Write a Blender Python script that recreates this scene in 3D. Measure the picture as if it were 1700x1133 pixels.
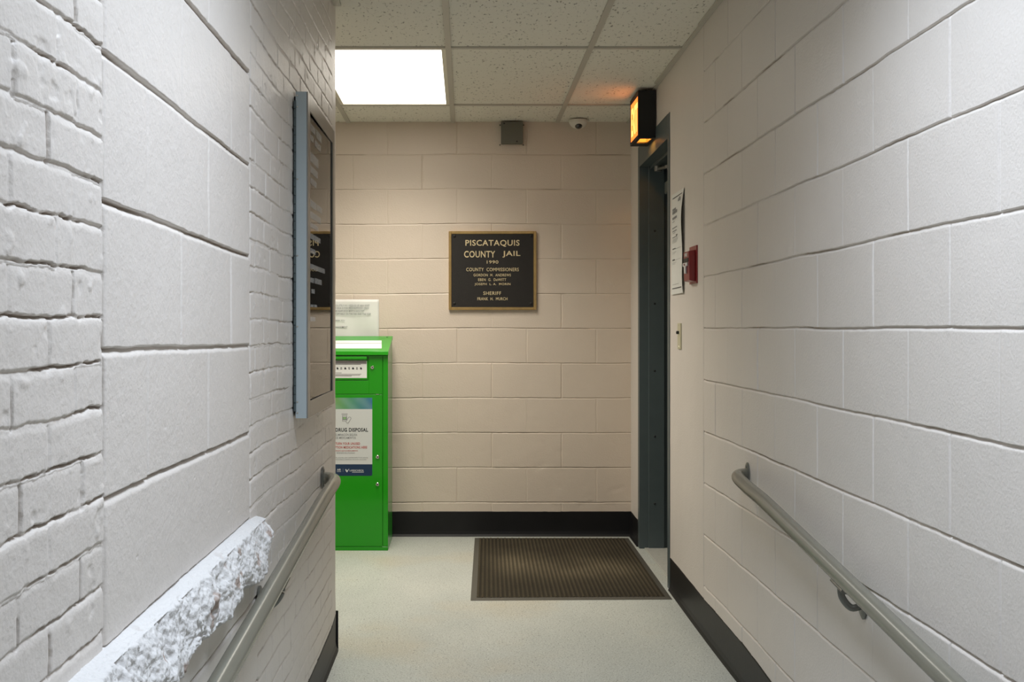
import bpy, bmesh, math, random
import numpy as np
from mathutils import Vector, Matrix

for o in list(bpy.data.objects):
    bpy.data.objects.remove(o)
scn = bpy.context.scene
COL = scn.collection
random.seed(7)

# ------------------------------------------------------------------ camera
EYE = 1.213
F = 1846.0
cam_d = bpy.data.cameras.new('camera')
cam = bpy.data.objects.new('camera', cam_d)
COL.objects.link(cam)
cam.location = (0, 0, EYE)
cam.rotation_euler = (math.pi / 2, 0, 0)
cam_d.sensor_width = 36.0
cam_d.lens = 36.0 * F / 1700.0
cam_d.shift_x = 77.0 / 1700.0
cam_d.shift_y = -20.5 / 1700.0
cam_d.clip_start = 0.02
scn.camera = cam

# ------------------------------------------------------------------ world, exposure
w = bpy.data.worlds.new('world')
scn.world = w
w.use_nodes = True
w.node_tree.nodes['Background'].inputs[0].default_value = (0.8, 0.9, 1.0, 1)
w.node_tree.nodes['Background'].inputs[1].default_value = 0.05
scn.view_settings.view_transform = 'Standard'
scn.view_settings.look = 'None'
scn.view_settings.exposure = 0.0
scn.view_settings.gamma = 1.0
scn.view_settings.use_curve_mapping = False
scn.cycles.use_denoising = True
scn.cycles.max_bounces = 10
scn.cycles.diffuse_bounces = 6
scn.cycles.glossy_bounces = 4
scn.cycles.transparent_max_bounces = 10
scn.cycles.sample_clamp_indirect = 6.0
FAR_E = 4.6          # glow of the diffuser in the far lobby
NEAR_E = 1.0         # glow of the panel over the ramp, above the camera
FAR_W, FAR_SPREAD = 25.0, 126      # what the fixtures throw downwards (watts, degrees)
NEAR_W, NEAR_SPREAD = 23.0, 134
FAR_C = (1.0, 0.93, 0.82)
NEAR_C = (0.86, 0.96, 1.10)
EXIT_E = 1.5
def panel_light(name, x0, x1, y0, y1, z, watts, spread, col):
    L_ = bpy.data.lights.new(name, 'AREA'); L_.shape = 'RECTANGLE'
    L_.size = x1 - x0; L_.size_y = y1 - y0; L_.energy = watts; L_.color = col
    L_.spread = math.radians(spread)
    o_ = bpy.data.objects.new(name, L_); COL.objects.link(o_)
    o_.location = ((x0 + x1) / 2, (y0 + y1) / 2, z)
panel_light('lobby_panel_light', -0.654, -0.104, 4.795, 5.955, 2.416, FAR_W, FAR_SPREAD, FAR_C)
panel_light('ramp_panel_light', -0.044, 0.505, 1.14, 2.30, 2.416, NEAR_W, NEAR_SPREAD, NEAR_C)

# ------------------------------------------------------------------ helpers
def node_mat(name):
    m = bpy.data.materials.new(name)
    m.use_nodes = True
    nt = m.node_tree
    return m, nt, nt.nodes['Principled BSDF']

def mat(name, col, rough=0.5, metal=0.0, bump=0.0, bscale=200.0, var=0.0, vscale=6.0, spec=0.5, coat=0.0, dist=0.002):
    m, nt, b = node_mat(name)
    N, L = nt.nodes, nt.links
    b.inputs['Roughness'].default_value = rough; b.inputs['Metallic'].default_value = metal
    b.inputs['Specular IOR Level'].default_value = spec
    b.inputs['Coat Weight'].default_value = coat
    b.inputs['Coat Roughness'].default_value = 0.08
    b.inputs['Base Color'].default_value = (*col, 1)
    tc = N.new('ShaderNodeTexCoord')
    if var > 0:
        n = N.new('ShaderNodeTexNoise'); n.inputs['Scale'].default_value = vscale
        n.inputs['Detail'].default_value = 5
        L.new(tc.outputs['Object'], n.inputs['Vector'])
        mx = N.new('ShaderNodeMix'); mx.data_type = 'RGBA'
        mx.inputs[6].default_value = (*[c * (1 - var) for c in col], 1)
        mx.inputs[7].default_value = (*[min(1, c * (1 + var)) for c in col], 1)
        L.new(n.outputs['Fac'], mx.inputs[0])
        L.new(mx.outputs[2], b.inputs['Base Color'])
    if bump > 0:
        n = N.new('ShaderNodeTexNoise'); n.inputs['Scale'].default_value = bscale
        n.inputs['Detail'].default_value = 3
        L.new(tc.outputs['Object'], n.inputs['Vector'])
        bp = N.new('ShaderNodeBump'); bp.inputs['Strength'].default_value = bump
        bp.inputs['Distance'].default_value = dist
        L.new(n.outputs['Fac'], bp.inputs['Height'])
        L.new(bp.outputs['Normal'], b.inputs['Normal'])
    return m

def emit(name, col, s):
    m = bpy.data.materials.new(name); m.use_nodes = True
    nt = m.node_tree; nt.nodes.clear()
    e = nt.nodes.new('ShaderNodeEmission'); o = nt.nodes.new('ShaderNodeOutputMaterial')
    e.inputs[0].default_value = (*col, 1); e.inputs[1].default_value = s
    nt.links.new(e.outputs[0], o.inputs[0])
    return m

def tag(o, label=None, cat=None, group=None, kind=None):
    if label: o['label'] = label
    if cat: o['category'] = cat
    if group: o['group'] = group
    if kind: o['kind'] = kind
    return o

def empty(name, loc=(0, 0, 0)):
    o = bpy.data.objects.new(name, None); COL.objects.link(o)
    o.location = loc; o.empty_display_size = 0.05
    return o

def basis(right, up):
    r = Vector(right).normalized(); u = Vector(up).normalized(); n = r.cross(u)
    return Matrix((r, u, n)).transposed()

class MB:
    """collects shapes in world coordinates; build() links one mesh object"""
    def __init__(s):
        s.bm = bmesh.new()
    def box(s, x0, x1, y0, y1, z0, z1, bev=0.0, m=0, seg=1):
        g = bmesh.ops.create_cube(s.bm, size=1.0)
        vs = g['verts']
        c = Vector(((x0 + x1) / 2, (y0 + y1) / 2, (z0 + z1) / 2))
        for v in vs:
            v.co = Vector((v.co.x * (x1 - x0), v.co.y * (y1 - y0), v.co.z * (z1 - z0))) + c
        fs = set(f for v in vs for f in v.link_faces)
        for f in fs: f.material_index = m
        if bev > 0:
            es = list(set(e for f in fs for e in f.edges))
            r = bmesh.ops.bevel(s.bm, geom=es, offset=bev, segments=seg, affect='EDGES', profile=0.5)
            for f in r['faces']: f.material_index = m
        return s
    def poly(s, pts, m=0):
        f = s.bm.faces.new([s.bm.verts.new(p) for p in pts]); f.material_index = m
        return s
    def prism(s, prof, a, b, axis=0, m=0, bev=0.0):
        """prof: list of 2D points, extruded from a to b along axis"""
        def P(p, t):
            q = [p[0], p[1]]; q.insert(axis, t); return q
        va = [s.bm.verts.new(P(p, a)) for p in prof]
        vb = [s.bm.verts.new(P(p, b)) for p in prof]
        n = len(prof); fs = [s.bm.faces.new(va), s.bm.faces.new(vb[::-1])]
        for i in range(n):
            fs.append(s.bm.faces.new((va[i], vb[i], vb[(i + 1) % n], va[(i + 1) % n])))
        for f in fs: f.material_index = m
        if bev > 0:
            es = list(set(e for f in fs for e in f.edges))
            r = bmesh.ops.bevel(s.bm, geom=es, offset=bev, segments=2, affect='EDGES', profile=0.5)
            for f in r['faces']: f.material_index = m
        return s
    def tube(s, pts, rad, seg=20, m=0, caps=True, sx=1.0, up=(0, 0, 1)):
        """sweep a round (or flattened) section along points; rad may be a list"""
        P = [Vector(p) for p in pts]
        if not isinstance(rad, (list, tuple)): rad = [rad] * len(P)
        rings = []
        for i, p in enumerate(P):
            t = (P[min(i + 1, len(P) - 1)] - P[max(i - 1, 0)]).normalized()
            u = Vector(up)
            if abs(t.dot(u)) > 0.98: u = Vector((1, 0, 0))
            a = t.cross(u).normalized(); b = a.cross(t).normalized()
            rings.append([s.bm.verts.new(p + a * math.cos(k * 2 * math.pi / seg) * rad[i] * sx
                                         + b * math.sin(k * 2 * math.pi / seg) * rad[i]) for k in range(seg)])
        for r0, r1 in zip(rings, rings[1:]):
            for k in range(seg):
                f = s.bm.faces.new((r0[k], r0[(k + 1) % seg], r1[(k + 1) % seg], r1[k])); f.material_index = m
        if caps:
            for r in (rings[0][::-1], rings[-1]):
                f = s.bm.faces.new(r); f.material_index = m
        return s
    def disc(s, c, n, prof, seg=24, m=0, su=1.0, sv=1.0, up=(0, 0, 1)):
        """lathe round axis n: prof = [(height, radius)...]; closes at both ends"""
        n = Vector(n).normalized(); u = Vector(up)
        if abs(n.dot(u)) > 0.9: u = Vector((0, 1, 0))
        a = n.cross(u).normalized(); b = a.cross(n).normalized()
        rings = []
        for h, r in prof:
            r = max(r, 1e-4)
            rings.append([s.bm.verts.new(Vector(c) + n * h + a * math.cos(k * 2 * math.pi / seg) * r * su
                                         + b * math.sin(k * 2 * math.pi / seg) * r * sv) for k in range(seg)])
        for r0, r1 in zip(rings, rings[1:]):
            for k in range(seg):
                f = s.bm.faces.new((r0[k], r0[(k + 1) % seg], r1[(k + 1) % seg], r1[k])); f.material_index = m
        for r in (rings[0][::-1], rings[-1]):
            f = s.bm.faces.new(r); f.material_index = m
        return s
    def text(s, body, c, right, up, w, h, depth=0.0004, bold=0.0, m=0):
        cu = bpy.data.curves.new('t', 'FONT'); cu.body = body
        cu.offset = bold; cu.extrude = 0.05; cu.resolution_u = 3
        cu.space_character = 1.08
        ob = bpy.data.objects.new('t', cu); COL.objects.link(ob)
        dg = bpy.context.evaluated_depsgraph_get()
        me = bpy.data.meshes.new_from_object(ob.evaluated_get(dg))
        co = np.array([v.co[:] for v in me.vertices])
        lo, hi = co.min(0), co.max(0)
        B = basis(right, up)
        vs = []
        for p in co:
            q = Vector(((p[0] - (lo[0] + hi[0]) / 2) / (hi[0] - lo[0]) * w,
                        (p[1] - (lo[1] + hi[1]) / 2) / (hi[1] - lo[1]) * h,
                        (p[2] - lo[2]) / (hi[2] - lo[2]) * depth))
            vs.append(s.bm.verts.new(B @ q + Vector(c)))
        for pl in me.polygons:
            try:
                f = s.bm.faces.new([vs[i] for i in pl.vertices]); f.material_index = m
            except ValueError:
                pass
        bpy.data.objects.remove(ob); bpy.data.curves.remove(cu); bpy.data.meshes.remove(me)
        return s
    def build(s, name, mats, parent=None, smooth=False, recalc=True):
        if recalc: bmesh.ops.recalc_face_normals(s.bm, faces=s.bm.faces[:])
        me = bpy.data.meshes.new(name); s.bm.to_mesh(me); s.bm.free()
        if not isinstance(mats, (list, tuple)): mats = [mats]
        for m in mats: me.materials.append(m)
        o = bpy.data.objects.new(name, me); COL.objects.link(o)
        if parent is None:
            cs = [v.co for v in me.vertices]
            c = Vector([(min(v[i] for v in cs) + max(v[i] for v in cs)) / 2 for i in range(3)])
        else:
            c = parent_world(parent)
        me.transform(Matrix.Translation(-c))
        o.location = c if parent is None else (0, 0, 0)
        if parent: o.parent = parent
        if smooth:
            me.polygons.foreach_set('use_smooth', [True] * len(me.polygons))
            try: me.set_sharp_from_angle(angle=math.radians(38))
            except Exception: pass
        return o

def parent_world(p):
    v = Vector(p.location)
    while p.parent:
        p = p.parent; v += Vector(p.location)
    return v

def smooth_path(pts, n=8):
    P = [Vector(p) for p in pts]; out = []
    for i in range(len(P) - 1):
        p0, p1, p2, p3 = P[max(i - 1, 0)], P[i], P[i + 1], P[min(i + 2, len(P) - 1)]
        for k in range(n):
            t = k / n
            out.append(0.5 * ((2 * p1) + (p2 - p0) * t + (2 * p0 - 5 * p1 + 4 * p2 - p3) * t * t + (3 * p1 - p0 - 3 * p2 + p3) * t ** 3))
    out.append(P[-1])
    return out

# ---- numpy noise
def vnoise(x, y, seed=0):
    rng = np.random.RandomState(seed); T = rng.rand(256, 256)
    xi = np.floor(x).astype(int); yi = np.floor(y).astype(int)
    fx = x - xi; fy = y - yi
    fx = fx * fx * (3 - 2 * fx); fy = fy * fy * (3 - 2 * fy)
    g = lambda a, b: T[a & 255, b & 255]
    return (g(xi, yi) * (1 - fx) * (1 - fy) + g(xi + 1, yi) * fx * (1 - fy)
            + g(xi, yi + 1) * (1 - fx) * fy + g(xi + 1, yi + 1) * fx * fy)

def fbm(x, y, sc, seed=0, octs=4, gain=0.5):
    s = 0; a = 1; n = 0
    for k in range(octs):
        s = s + a * vnoise(x * sc * 2 ** k + 17.3 * k, y * sc * 2 ** k + 5.1 * k, seed + k); n += a; a *= gain
    return s / n

def hsh(i, j, seed=0):
    T = np.random.RandomState(900 + seed).rand(128, 128)
    return T[i.astype(int) & 127, j.astype(int) & 127]

def sstep(a, b, x):
    t = np.clip((x - a) / (b - a), 0, 1); return t * t * (3 - 2 * t)

def groove(d, w):
    return np.clip(1 - (np.abs(d) / w) ** 2, 0, 1)

def ledge(d, w):
    """joint with a crisp upper lip and a lower side sloping out (d > 0 is above the joint)"""
    t = np.clip((d + w) / (1.45 * w), 0, 1) ** 1.5
    return np.where(d > 0.45 * w, 1 - sstep(0.45 * w, 0.85 * w, d), t) * (d > -w)

def grid_mesh(name, P, mask, mats, dirt=None, smooth=True):
    """P: (nu,nv,3) points; mask: (nu-1,nv-1) faces kept; dirt: (nu,nv)"""
    nu, nv = P.shape[:2]
    me = bpy.data.meshes.new(name)
    idx = np.arange(nu * nv).reshape(nu, nv)
    a, b, c, d = idx[:-1, :-1], idx[1:, :-1], idx[1:, 1:], idx[:-1, 1:]
    q = np.stack([a, b, c, d], -1)[mask]
    me.vertices.add(nu * nv)
    co = P.reshape(-1, 3)
    cen = (co.min(0) + co.max(0)) / 2
    me.vertices.foreach_set('co', (co - cen).astype(np.float32).ravel())
    nf = len(q)
    me.loops.add(nf * 4); me.loops.foreach_set('vertex_index', q.astype(np.int32).ravel())
    me.polygons.add(nf); me.polygons.foreach_set('loop_start', np.arange(0, nf * 4, 4, dtype=np.int32))
    me.update(calc_edges=True)
    me.polygons.foreach_set('use_smooth', [smooth] * nf)
    if dirt is not None:
        at = me.attributes.new('dirt', 'FLOAT', 'POINT')
        at.data.foreach_set('value', dirt.astype(np.float32).ravel())
    for m in mats: me.materials.append(m)
    me.validate()
    o = bpy.data.objects.new(name, me); COL.objects.link(o); o.location = cen
    return o

# ------------------------------------------------------------------ materials
def wall_paint(name, col, dirtcol=(0.24, 0.17, 0.11), bump=0.35):
    m, nt, b = node_mat(name); N, L = nt.nodes, nt.links
    b.inputs['Roughness'].default_value = 0.42
    b.inputs['Specular IOR Level'].default_value = 0.4
    geo = N.new('ShaderNodeNewGeometry')
    n1 = N.new('ShaderNodeTexNoise'); n1.inputs['Scale'].default_value = 2.3; n1.inputs['Detail'].default_value = 6
    L.new(geo.outputs['Position'], n1.inputs['Vector'])
    mx = N.new('ShaderNodeMix'); mx.data_type = 'RGBA'
    mx.inputs[6].default_value = (*[c * 0.93 for c in col], 1)
    mx.inputs[7].default_value = (*[min(1, c * 1.05) for c in col], 1)
    L.new(n1.outputs['Fac'], mx.inputs[0])
    at = N.new('ShaderNodeAttribute'); at.attribute_name = 'dirt'
    mx2 = N.new('ShaderNodeMix'); mx2.data_type = 'RGBA'
    mx2.inputs[7].default_value = (*dirtcol, 1)
    L.new(mx.outputs[2], mx2.inputs[6]); L.new(at.outputs['Fac'], mx2.inputs[0])
    L.new(mx2.outputs[2], b.inputs['Base Color'])
    n2 = N.new('ShaderNodeTexNoise'); n2.inputs['Scale'].default_value = 150; n2.inputs['Detail'].default_value = 3
    L.new(geo.outputs['Position'], n2.inputs['Vector'])
    bp = N.new('ShaderNodeBump'); bp.inputs['Strength'].default_value = bump; bp.inputs['Distance'].default_value = 0.003
    L.new(n2.outputs['Fac'], bp.inputs['Height']); L.new(bp.outputs['Normal'], b.inputs['Normal'])
    return m

PAINT = (0.70, 0.655, 0.61)
M_wall = wall_paint('painted_masonry', PAINT)
M_back = wall_paint('painted_block_far', (0.66, 0.575, 0.485))
M_stone = wall_paint('painted_stone', (0.70, 0.69, 0.68), dirtcol=(0.33, 0.24, 0.19), bump=0.8)
_sb = M_stone.node_tree.nodes['Principled BSDF']; _sb.inputs['Roughness'].default_value = 0.8; _sb.inputs['Specular IOR Level'].default_value = 0.15
M_base = mat('black_vinyl', (0.009, 0.009, 0.010), 0.45, spec=0.3, var=0.3, vscale=9, bump=0.15, bscale=60)
M_steel = mat('grey_enamel_steel', (0.075, 0.10, 0.105), 0.42, bump=0.12, bscale=120, var=0.12, vscale=12)
M_door = mat('grey_door_paint', (0.07, 0.085, 0.085), 0.4, bump=0.1, bscale=150)
M_cab = mat('blue_grey_enamel', (0.42, 0.485, 0.51), 0.42, bump=0.05, bscale=300)
M_cabd = mat('cabinet_front_metal', (0.30, 0.29, 0.27), 0.30, metal=0.5)
M_dark = mat('near_black', (0.012, 0.012, 0.012), 0.5)
M_rail = mat('rail_enamel', (0.185, 0.18, 0.145), 0.24, var=0.06, vscale=14, bump=0.04, bscale=90)
M_flange = mat('bracket_metal', (0.16, 0.16, 0.14), 0.3, metal=0.3)
M_chrome = mat('chrome', (0.75, 0.74, 0.70), 0.2, metal=1.0)
M_green = mat('green_powder_coat', (0.010, 0.29, 0.002), 0.4, coat=0.5, spec=0.25, bump=0.05, bscale=500)
M_greend = mat('green_seam', (0.006, 0.07, 0.004), 0.6)
M_white = mat('white_paper', (0.78, 0.80, 0.78), 0.45)
M_sheet = mat('paper_sheet', (0.74, 0.75, 0.72), 0.5, var=0.05, vscale=18)
M_ink = mat('black_ink', (0.02, 0.025, 0.03), 0.5)
M_grey = mat('grey_ink', (0.22, 0.23, 0.24), 0.5)
M_red = mat('red_ink', (0.45, 0.06, 0.05), 0.5)
M_navy = mat('navy_print', (0.006, 0.03, 0.08), 0.35)
M_bronze = mat('polished_bronze', (0.68, 0.47, 0.20), 0.30, metal=0.9, var=0.25, vscale=30, bump=0.15, bscale=150)
M_letter = mat('bronze_letters', (0.74, 0.62, 0.38), 0.42, metal=0.3)
M_plq = mat('dark_bronze_ground', (0.014, 0.012, 0.010), 0.55, metal=0.2, bump=0.5, bscale=500)
M_firered = mat('fire_alarm_red', (0.24, 0.010, 0.014), 0.35, coat=0.3)
M_jbox = mat('painted_junction_box', (0.13, 0.13, 0.105), 0.45, bump=0.1)
M_domew = mat('camera_white', (0.72, 0.70, 0.64), 0.4)
M_lens = mat('camera_dark_dome', (0.01, 0.01, 0.012), 0.08, coat=1.0)
M_exit = mat('exit_housing_black', (0.006, 0.006, 0.007), 0.6)
M_exitface = emit('exit_amber_face', (1.0, 0.19, 0.03), EXIT_E * 1.5)
M_exitlet = emit('exit_letters_lit', (1.0, 0.42, 0.10), EXIT_E * 1.7)
M_exitwin = bpy.data.materials.new('amber_window'); M_exitwin.use_nodes = True
_nt = M_exitwin.node_tree; _nt.nodes.clear()
_t = _nt.nodes.new('ShaderNodeBsdfTransparent'); _t.inputs[0].default_value = (1.0, 0.80, 0.50, 1)
_nt.links.new(_t.outputs[0], _nt.nodes.new('ShaderNodeOutputMaterial').inputs[0])
M_refl = mat('sign_reflector', (0.75, 0.68, 0.5), 0.6)
M_panel = emit('light_diffuser_far', FAR_C, FAR_E)
M_panel2 = emit('light_diffuser_near', NEAR_C, NEAR_E)
M_tbar = mat('ceiling_tbar', (0.50, 0.48, 0.42), 0.4)
M_cream = mat('cream_plate', (0.55, 0.52, 0.36), 0.4)
M_board = mat('tan_backing_board', (0.20, 0.15, 0.10), 0.8)
M_slip = mat('paper_slip', (0.80, 0.78, 0.72), 0.6)

def glass_mat():
    m = bpy.data.materials.new('cabinet_glass'); m.use_nodes = True
    nt = m.node_tree; nt.nodes.clear(); N, L = nt.nodes, nt.links
    o = N.new('ShaderNodeOutputMaterial'); mx = N.new('ShaderNodeMixShader')
    t = N.new('ShaderNodeBsdfTransparent'); g = N.new('ShaderNodeBsdfGlossy')
    t.inputs[0].default_value = (0.88, 0.87, 0.84, 1)
    g.inputs['Roughness'].default_value = 0.006
    fr = N.new('ShaderNodeFresnel'); fr.inputs['IOR'].default_value = 1.62
    L.new(fr.outputs[0], mx.inputs[0]); L.new(t.outputs[0], mx.inputs[1]); L.new(g.outputs[0], mx.inputs[2])
    L.new(mx.outputs[0], o.inputs[0])
    return m
M_glass = glass_mat()
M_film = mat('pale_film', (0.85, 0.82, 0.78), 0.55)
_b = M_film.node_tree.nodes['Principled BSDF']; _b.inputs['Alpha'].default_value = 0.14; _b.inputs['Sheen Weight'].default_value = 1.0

def floor_mat():
    m, nt, b = node_mat('speckled_floor'); N, L = nt.nodes, nt.links
    geo = N.new('ShaderNodeNewGeometry')
    def noise(sc, det=3, stretch=None):
        n = N.new('ShaderNodeTexNoise'); n.inputs['Scale'].default_value = sc; n.inputs['Detail'].default_value = det
        if stretch:
            mp = N.new('ShaderNodeMapping'); mp.inputs['Scale'].default_value = stretch
            L.new(geo.outputs['Position'], mp.inputs[0]); L.new(mp.outputs[0], n.inputs['Vector'])
        else:
            L.new(geo.outputs['Position'], n.inputs['Vector'])
        return n
    def ramp(n, a, c):
        r = N.new('ShaderNodeMapRange'); r.inputs[1].default_value = a; r.inputs[2].default_value = c
        L.new(n.outputs['Fac'], r.inputs[0]); return r
    def mix(f, c0, c1):
        x = N.new('ShaderNodeMix'); x.data_type = 'RGBA'
        L.new(f, x.inputs[0])
        for i, c in ((6, c0), (7, c1)):
            if isinstance(c, tuple): x.inputs[i].default_value = (*c, 1)
            else: L.new(c, x.inputs[i])
        return x.outputs[2]
    base = mix(ramp(noise(3.0, 5, (1, 0.6, 1)), 0.35, 0.7).outputs[0], (0.45, 0.475, 0.44), (0.51, 0.53, 0.485))
    base = mix(ramp(noise(1.6, 6), 0.52, 0.75).outputs[0], base, (0.49, 0.46, 0.37))
    base = mix(ramp(noise(150, 2, (1, 1.6, 1)), 0.60, 0.66).outputs[0], base, (0.12, 0.13, 0.11))
    base = mix(ramp(noise(60, 2, (1, 1.8, 1)), 0.695, 0.715).outputs[0], base, (0.07, 0.07, 0.06))
    base = mix(ramp(noise(210, 2), 0.62, 0.68).outputs[0], base, (0.78, 0.80, 0.75))
    L.new(base, b.inputs['Base Color'])
    b.inputs['Roughness'].default_value = 0.45
    b.inputs['Specular IOR Level'].default_value = 0.35
    n = noise(45, 4); bp = N.new('ShaderNodeBump'); bp.inputs['Strength'].default_value = 0.12; bp.inputs['Distance'].default_value = 0.002
    L.new(n.outputs['Fac'], bp.inputs['Height']); L.new(bp.outputs['Normal'], b.inputs['Normal'])
    return m
M_floor = floor_mat()

def tile_mat():
    m, nt, b = node_mat('fissured_ceiling_tile'); N, L = nt.nodes, nt.links
    geo = N.new('ShaderNodeNewGeometry')
    mp = N.new('ShaderNodeMapping'); mp.inputs['Scale'].default_value = (1.0, 0.42, 1)
    L.new(geo.outputs['Position'], mp.inputs[0])
    n = N.new('ShaderNodeTexNoise'); n.inputs['Scale'].default_value = 85; n.inputs['Detail'].default_value = 3
    n.inputs['Roughness'].default_value = 0.65
    L.new(mp.outputs[0], n.inputs['Vector'])
    r = N.new('ShaderNodeMapRange'); r.inputs[1].default_value = 0.60; r.inputs[2].default_value = 0.68
    L.new(n.outputs['Fac'], r.inputs[0])
    x = N.new('ShaderNodeMix'); x.data_type = 'RGBA'
    x.inputs[6].default_value = (0.80, 0.78, 0.70, 1); x.inputs[7].default_value = (0.30, 0.28, 0.24, 1)
    L.new(r.outputs[0], x.inputs[0]); L.new(x.outputs[2], b.inputs['Base Color'])
    bp = N.new('ShaderNodeBump'); bp.inputs['Strength'].default_value = 0.6; bp.inputs['Distance'].default_value = 0.002; bp.invert = True
    L.new(r.outputs[0], bp.inputs['Height']); L.new(bp.outputs['Normal'], b.inputs['Normal'])
    b.inputs['Roughness'].default_value = 0.9
    return m
M_tile = tile_mat()

# ------------------------------------------------------------------ the setting: walls
CEIL = 2.415
XL = -0.49            # corridor's left wall face
C0 = 0.197            # height of the first block joint
CH = 0.2032           # block course
BACK = 6.49
LOBBY_L = -2.3
def right_x(y):       # face of the right wall, a little out of square in the lobby
    return np.where(y < 4.397, 0.941, 0.941 + (y - 4.397) * 0.0115)
def ramp_z(y):
    return np.where(y > 3.75, 0.0, (y - 3.75) * 0.085)

def joint_lines(lo, hi, js, fine, w, coarse):
    """sample positions: dense within w of every joint in js"""
    s = list(np.arange(lo, hi, coarse)) + [hi]
    for j in js:
        if lo - w < j < hi + w:
            s += list(np.arange(j - w, j + w + 1e-6, fine))
    s = np.unique(np.round([t for t in s if lo <= t <= hi], 5))
    keep = [s[0]]
    for t in s[1:]:
        if t - keep[-1] > fine * 0.45: keep.append(t)
    keep[-1] = hi
    return np.array(keep)

def block_height(U, V, phase, c0, jd=0.0034, jw=0.0055, seed=0, vfade=1.0, L=0.4064, wob=0.0012):
    """painted blockwork: returns height and the course index. phase = position of a joint in even courses"""
    Vw = V + (fbm(U, V * 0.15, 2.2, seed, 3) - 0.5) * 0.010 + (fbm(U, V * .2, 30, seed + 40, 2) - 0.5) * wob * 2
    r = (Vw - c0) / CH
    kj = np.round(r); dv = (r - kj) * CH
    k = np.floor(r)
    ph = np.where(k.astype(int) % 2 == 0, phase, phase + L / 2)
    ru = (U + (fbm(U * .2, V, 25, seed + 9, 2) - .5) * wob * 2 - ph) / L
    ju = np.round(ru); du = (ru - ju) * L
    j = np.floor(ru)
    hv = ledge(dv, jw) * (0.45 + 1.1 * vnoise(U * 3.1, kj * 3.7, seed + 3))
    vis = np.clip(vfade * (0.15 + 1.3 * hsh(ju + 40, k + 9, seed)), 0, 1.2)
    hu = groove(du, jw * 0.75) * vis
    h = -jd * np.maximum(hv, hu * 0.75)
    h += (hsh(j + 64, k + 5, seed + 2) - 0.5) * 0.0016
    # softened lips beside the joints and rough paint
    h += (fbm(U, V, 9, seed + 20, 4) - 0.5) * 0.0022
    h += (fbm(U, V, 70, seed + 30, 3) - 0.5) * 0.0008
    spots = fbm(U, V, 55, seed + 60, 2)
    h -= sstep(0.90, 0.97, spots) * 0.0016
    return h, dv, kj

# --- back wall
us = joint_lines(LOBBY_L, 0.99, [0.763 - .2032 * i for i in range(17)], 0.0016, 0.006, 0.012)
vs = joint_lines(-0.02, 2.45, [C0 + CH * i for i in range(12)], 0.0014, 0.012, 0.012)
U, V = np.meshgrid(us, vs, indexing='ij')
h, dv, kj = block_height(U, V, 0.763, C0, jd=0.0042, jw=0.0052, seed=11, vfade=0.75)
rect = np.maximum(np.abs(U - 0.270) - 0.105, np.abs(V - 2.315) - 0.09)
h += 0.0009 * groove(rect, 0.004)
h -= 0.0014 * sstep(0.70, .8, fbm(U, V, 22, 77, 3)) * sstep(0.9, 0.5, V)
d = 0.8 * groove(dv - .002, 0.0022) * sstep(0.5, 0.75, vnoise(U * 6, kj * 2.2, 5))
P = np.stack([U, BACK - h, V], -1)
tag(grid_mesh('wall_back', P, np.ones((len(us) - 1, len(vs) - 1), bool), [M_back], d), kind='structure',
    label='beige painted concrete block wall at the end of the lobby')

# --- right wall, with the door opening (outer frame Y 5.163..6.177, top 2.22)
DY0, DY1, DZ = 5.168, 6.172, 2.215
js = [2.364 + .2032 * i for i in range(-20, 11)]
us = joint_lines(-1.6, 1.7, [], 0.05, 0.05, 0.05)
us = np.concatenate([us[:-1], joint_lines(1.7, 4.45, js, 0.0016, 0.0065, 0.009)])
us = np.unique(np.concatenate([us, np.arange(4.45, 6.5, 0.014), [DY0, DY1, 4.394, 4.3955, 4.397, 4.3985, 4.40, 6.5]]))
vs = joint_lines(-0.62, 2.45, [C0 + CH * i for i in range(-3, 12)], 0.0013, 0.013, 0.011)
vs = np.unique(np.concatenate([vs, [DZ]]))
U, V = np.meshgrid(us, vs, indexing='ij')
h, dv, kj = block_height(U, V, 2.364, C0, jd=0.0046, jw=0.0060, seed=3, vfade=0.85)
h -= 0.0030 * ledge(dv, 0.0062) * (0.35 + 1.1 * vnoise(U * 1.3, kj * 2.9, 16))
vv = fbm(U, V * .15, 3, 88, 2)
smooth_zone = sstep(4.390, 4.400, U)
plain = (fbm(U, V, 10, 20, 4) - 0.5) * 0.002
h = h * (1 - smooth_zone) + plain * smooth_zone
h -= 0.004 * groove(U - 4.397, 0.0035) * (0.6 + .8 * vnoise(V * 9, U * 0, 4))
d = 0.8 * groove(dv - 0.0030, 0.0018) * sstep(0.50, 0.78, vnoise(U * 5, kj * 2.2 + 3, 15)) * (1 - smooth_zone)
d = np.maximum(d, 0.8 * groove(U - 4.397, 0.0022) * sstep(.3, .6, vnoise(V * 7, U * 0, 8)))
P = np.stack([right_x(U) - h, U, V], -1)
uc = (us[:-1] + us[1:]) / 2; vc = (vs[:-1] + vs[1:]) / 2
UC, VC = np.meshgrid(uc, vc, indexing='ij')
mask = ~((UC > DY0) & (UC < DY1) & (VC < DZ))
tag(grid_mesh('wall_right', P, mask, [M_wall], d), kind='structure',
    label='cream painted concrete block wall along the right side of the corridor')

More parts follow.
